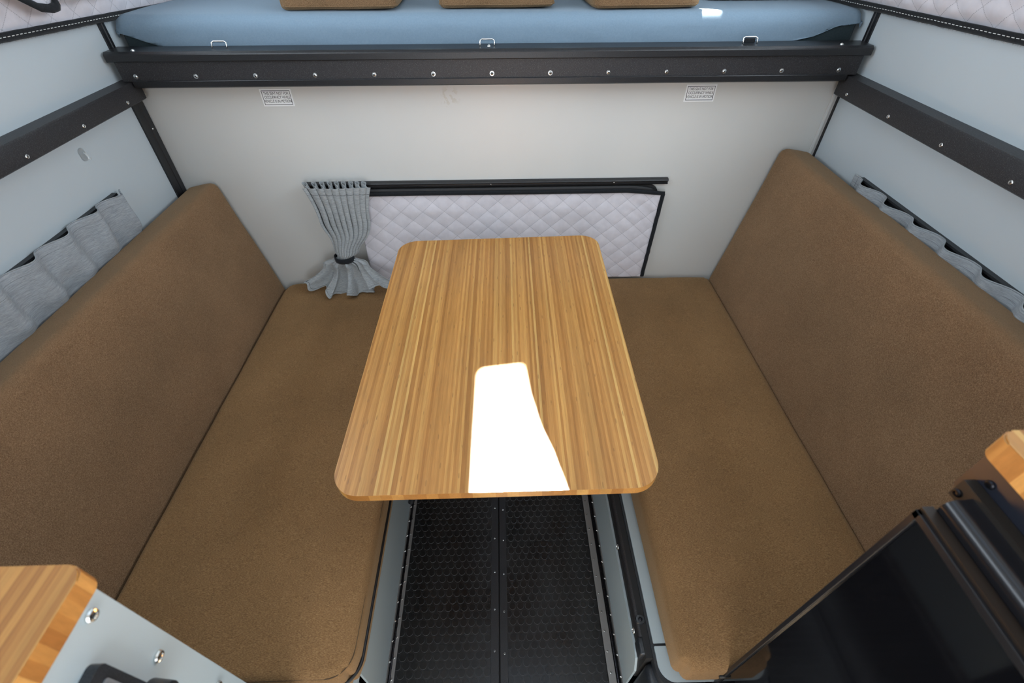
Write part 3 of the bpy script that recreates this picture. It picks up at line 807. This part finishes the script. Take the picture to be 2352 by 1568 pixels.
# ------------------------------------------------------------------ table
tb = thing('dinette_table', (-.005, -.566, 0), 'bamboo table with rounded corners over the aisle, a sun patch on it', 'table')
Mt = Matrix(((.99954, .01166, -.0280), (-.01217, .99977, -.0180), (.0278, .0183, .99945))).to_4x4(); Mt.translation = Vector((-.005, -.566, .603))
loop = rrect(-.29, .29, -.408, .408, .052, 12)
bm = extr(loop, 'z', -.0175, 0)
es = [e for e in bm.edges if abs(e.verts[0].co.z - e.verts[1].co.z) < 1e-6]
bmesh.ops.bevel(bm, geom=es, offset=.0013, segments=2, affect='EDGES')
bm.normal_update()
for f in bm.faces: f.material_index = 0 if f.normal.z > .8 else 1
me = bpy.data.meshes.new('tabletop'); bm.to_mesh(me); bm.free()
for p in me.polygons: p.use_smooth = True
me.set_sharp_from_angle(angle=math.radians(35))
top = link('tabletop', me, None, [M_bam, bamboo('bamboo edge of table', .02, (1, .90, .72), .95)]); top.matrix_world = Mt
top.parent = tb; top.matrix_parent_inverse = Matrix.Translation(-tb.location)
at(obj('leg', T([(-.01, -.50, .005), (-.007, -.53, .585)], .022, 20), M_powder, auto=40), tb)
bmb = B(-.07, .06, -.58, -.43, .0045, .012, .003); at(obj('base_plate', bmb, M_powder), tb)
at(obj('mounting_plate', B(-.08, .07, -.62, -.44, .572, .5835, .003), M_powder), tb)
bm = T([(-.10, -.60, .578), (-.262, -.715, .095)], .009, 8)
at(obj('folding_stay', bm, M_ext, auto=50), tb)

# ------------------------------------------------------------------ left kitchen cabinet, countertop and control panel
CX, CY, CZ = -.350, -1.2275, .924
def fy(z): return CY   # far vertical edge
lc = thing('kitchen_cabinet', (-.6, -1.8, 0), 'grey laminate kitchen cabinet with screws at the bottom left', 'cabinet')
at(obj('carcass', B(-.945, CX, -2.3, CY, 0, CZ - .022, .001), M_lam), lc)
for (y, z) in ((-1.242, .889), (-1.2445, .774), (-1.2425, .634), (-1.2425, .50), (-1.2425, .36)): screw(lc, (CX, y - .004, z), (1, 0, 0), ME_bolt)
def counter(name, x0, x1, y0, y1, z0, z1, rc, label):
    bm = extr(rrect(x0, x1, y0, y1, rc, 8), 'z', z0, z1)
    es = [e for e in bm.edges if abs(e.verts[0].co.z - e.verts[1].co.z) < 1e-6 and e.verts[0].co.z > (z0 + z1) / 2]
    bmesh.ops.bevel(bm, geom=es, offset=.0015, segments=2, affect='EDGES')
    bm.normal_update()
    for f in bm.faces: f.material_index = 0 if f.normal.z > .6 else 1
    me = bpy.data.meshes.new(name); bm.to_mesh(me); bm.free()
    for p in me.polygons: p.use_smooth = True
    me.set_sharp_from_angle(angle=math.radians(40))
    o = link(name, me, None, [M_bam_c, M_end]); rebase(o, ((x0 + x1) / 2, (y0 + y1) / 2, z0)); return tag(o, label, 'countertop')
counter('countertop', -.945, CX + .003, -2.3, CY + .009, CZ - .022, CZ + .003, (.014, 0, 0, .014), 'bamboo countertop with striped edge at the bottom left corner')
cp = thing('control_panel', (CX, -1.33, .84), 'black control panel with small grey display on the left cabinet side', 'control panel')
at(obj('housing', extr([(y, z) for y, z in rrect(-1.40, -1.2735, .782, .862, .007)], 'x', CX, CX + .010), M_plastic, auto=40), cp)
at(obj('bezel', extr([(y, z) for y, z in rrect(-1.385, -1.2815, .796, .847, .003)], 'x', CX + .009, CX + .0112), mat('grey bezel', (.16, .17, .18), .4)), cp)
at(obj('display', B(CX + .0105, CX + .0120, -1.380, -1.2855, .800, .843), mat('grey green lcd', (.10, .11, .085), .25)), cp)
sk = thing('power_socket', (CX, -1.285, .765), 'round black power socket beside the control panel on the left cabinet', 'socket')
def disc_x(x0, x1, y, z, r, seg=28, r2=None):
    bm = bmesh.new(); bmesh.ops.create_cone(bm, cap_ends=True, segments=seg, radius1=r, radius2=r2 or r, depth=x1 - x0)
    bmesh.ops.rotate(bm, verts=bm.verts, cent=(0, 0, 0), matrix=Matrix.Rotation(PI / 2, 3, 'Y')); bmesh.ops.translate(bm, verts=bm.verts, vec=((x0 + x1) / 2, y, z)); return bm
at(obj('collar', disc_x(CX, CX + .020, -1.283, .758, .0195, r2=.017), M_plastic, auto=40), sk)
at(obj('cap', disc_x(CX + .020, CX + .025, -1.283, .758, .0135, r2=.011), M_black, auto=40), sk)
at(obj('hinge_tab', B(CX + .002, CX + .023, -1.289, -1.277, .773, .780, .003), M_plastic), sk)

# ------------------------------------------------------------------ right cabinet, fridge
fr = thing('fridge', (.67, -1.5, 0), 'black glossy fridge at the bottom right below the counter', 'fridge')
FX, FY = .395, -1.185
at(obj('body', B(FX + .050, .945, -1.75, FY - .004, .03, .925), M_plastic), fr)
at(obj('door', B(FX + .001, FX + .048, -1.70, FY, .05, .9175, .001), M_gloss), fr)
bm = bmesh.new()
box(bm, FX - .0025, FX + .002, -1.70, FY - .0, .910, .9185, .0008); box(bm, FX - .0025, FX + .002, FY - .0065, FY, .05, .9185, .0008)
at(obj('door_frame', bm, mat('satin black frame', (.010, .010, .012), .3)), fr)
pr = [(FX + .0125, .9220), (FX + .0108, .928)]
for k in range(9):
    a = PI - math.radians(112) * k / 8; pr.append((FX + .0215 + .0107 * math.cos(a), .9305 + .0107 * math.sin(a)))
pr += [(FX + .038, .944), (FX + .050, .950), (FX + .075, .952), (FX + .075, .922)]
at(obj('door_handle', extr(pr, 'y', -1.70, FY - .004), mat('satin black lip', (.008, .008, .010), .25, 0, .5), auto=50), fr)
at(obj('door_edge', B(FX + .001, FX + .012, -1.70, FY, .9178, .9225), mat('door edge reflection brown', (.014, .007, .003), .55)), fr)  # brown of the orange reflection is put into the edge colour
rc = thing('kitchen_cabinet', (.7, -1.8, 0), 'black metal cabinet frame with dark screws under the right bamboo counter', 'cabinet')
at(obj('front_plate', B(.440, .446, -1.75, FY + .022, .925, .9755), mat('dark blue black plate', (.010, .012, .020), .4)), rc)
at(obj('end_plate', B(.428, .4395, -1.74, FY + .012, .925, .948), mat('brown black plate', (.012, .008, .005), .6)), rc)
at(obj('carcass', B(.447, .945, -2.3, -1.76, 0, .9755), M_lam), rc)
screw(rc, (.428, -1.1782, 0.9336), (-1, 0, 0), ME_black); screw(rc, (.440, -1.1828, 0.9554), (-1, 0, 0), ME_black)
counter('countertop', .434, .945, -2.3, -1.157, .9755, 1.0005, (0, .014, .014, 0), 'bamboo countertop corner above the fridge at the right edge')
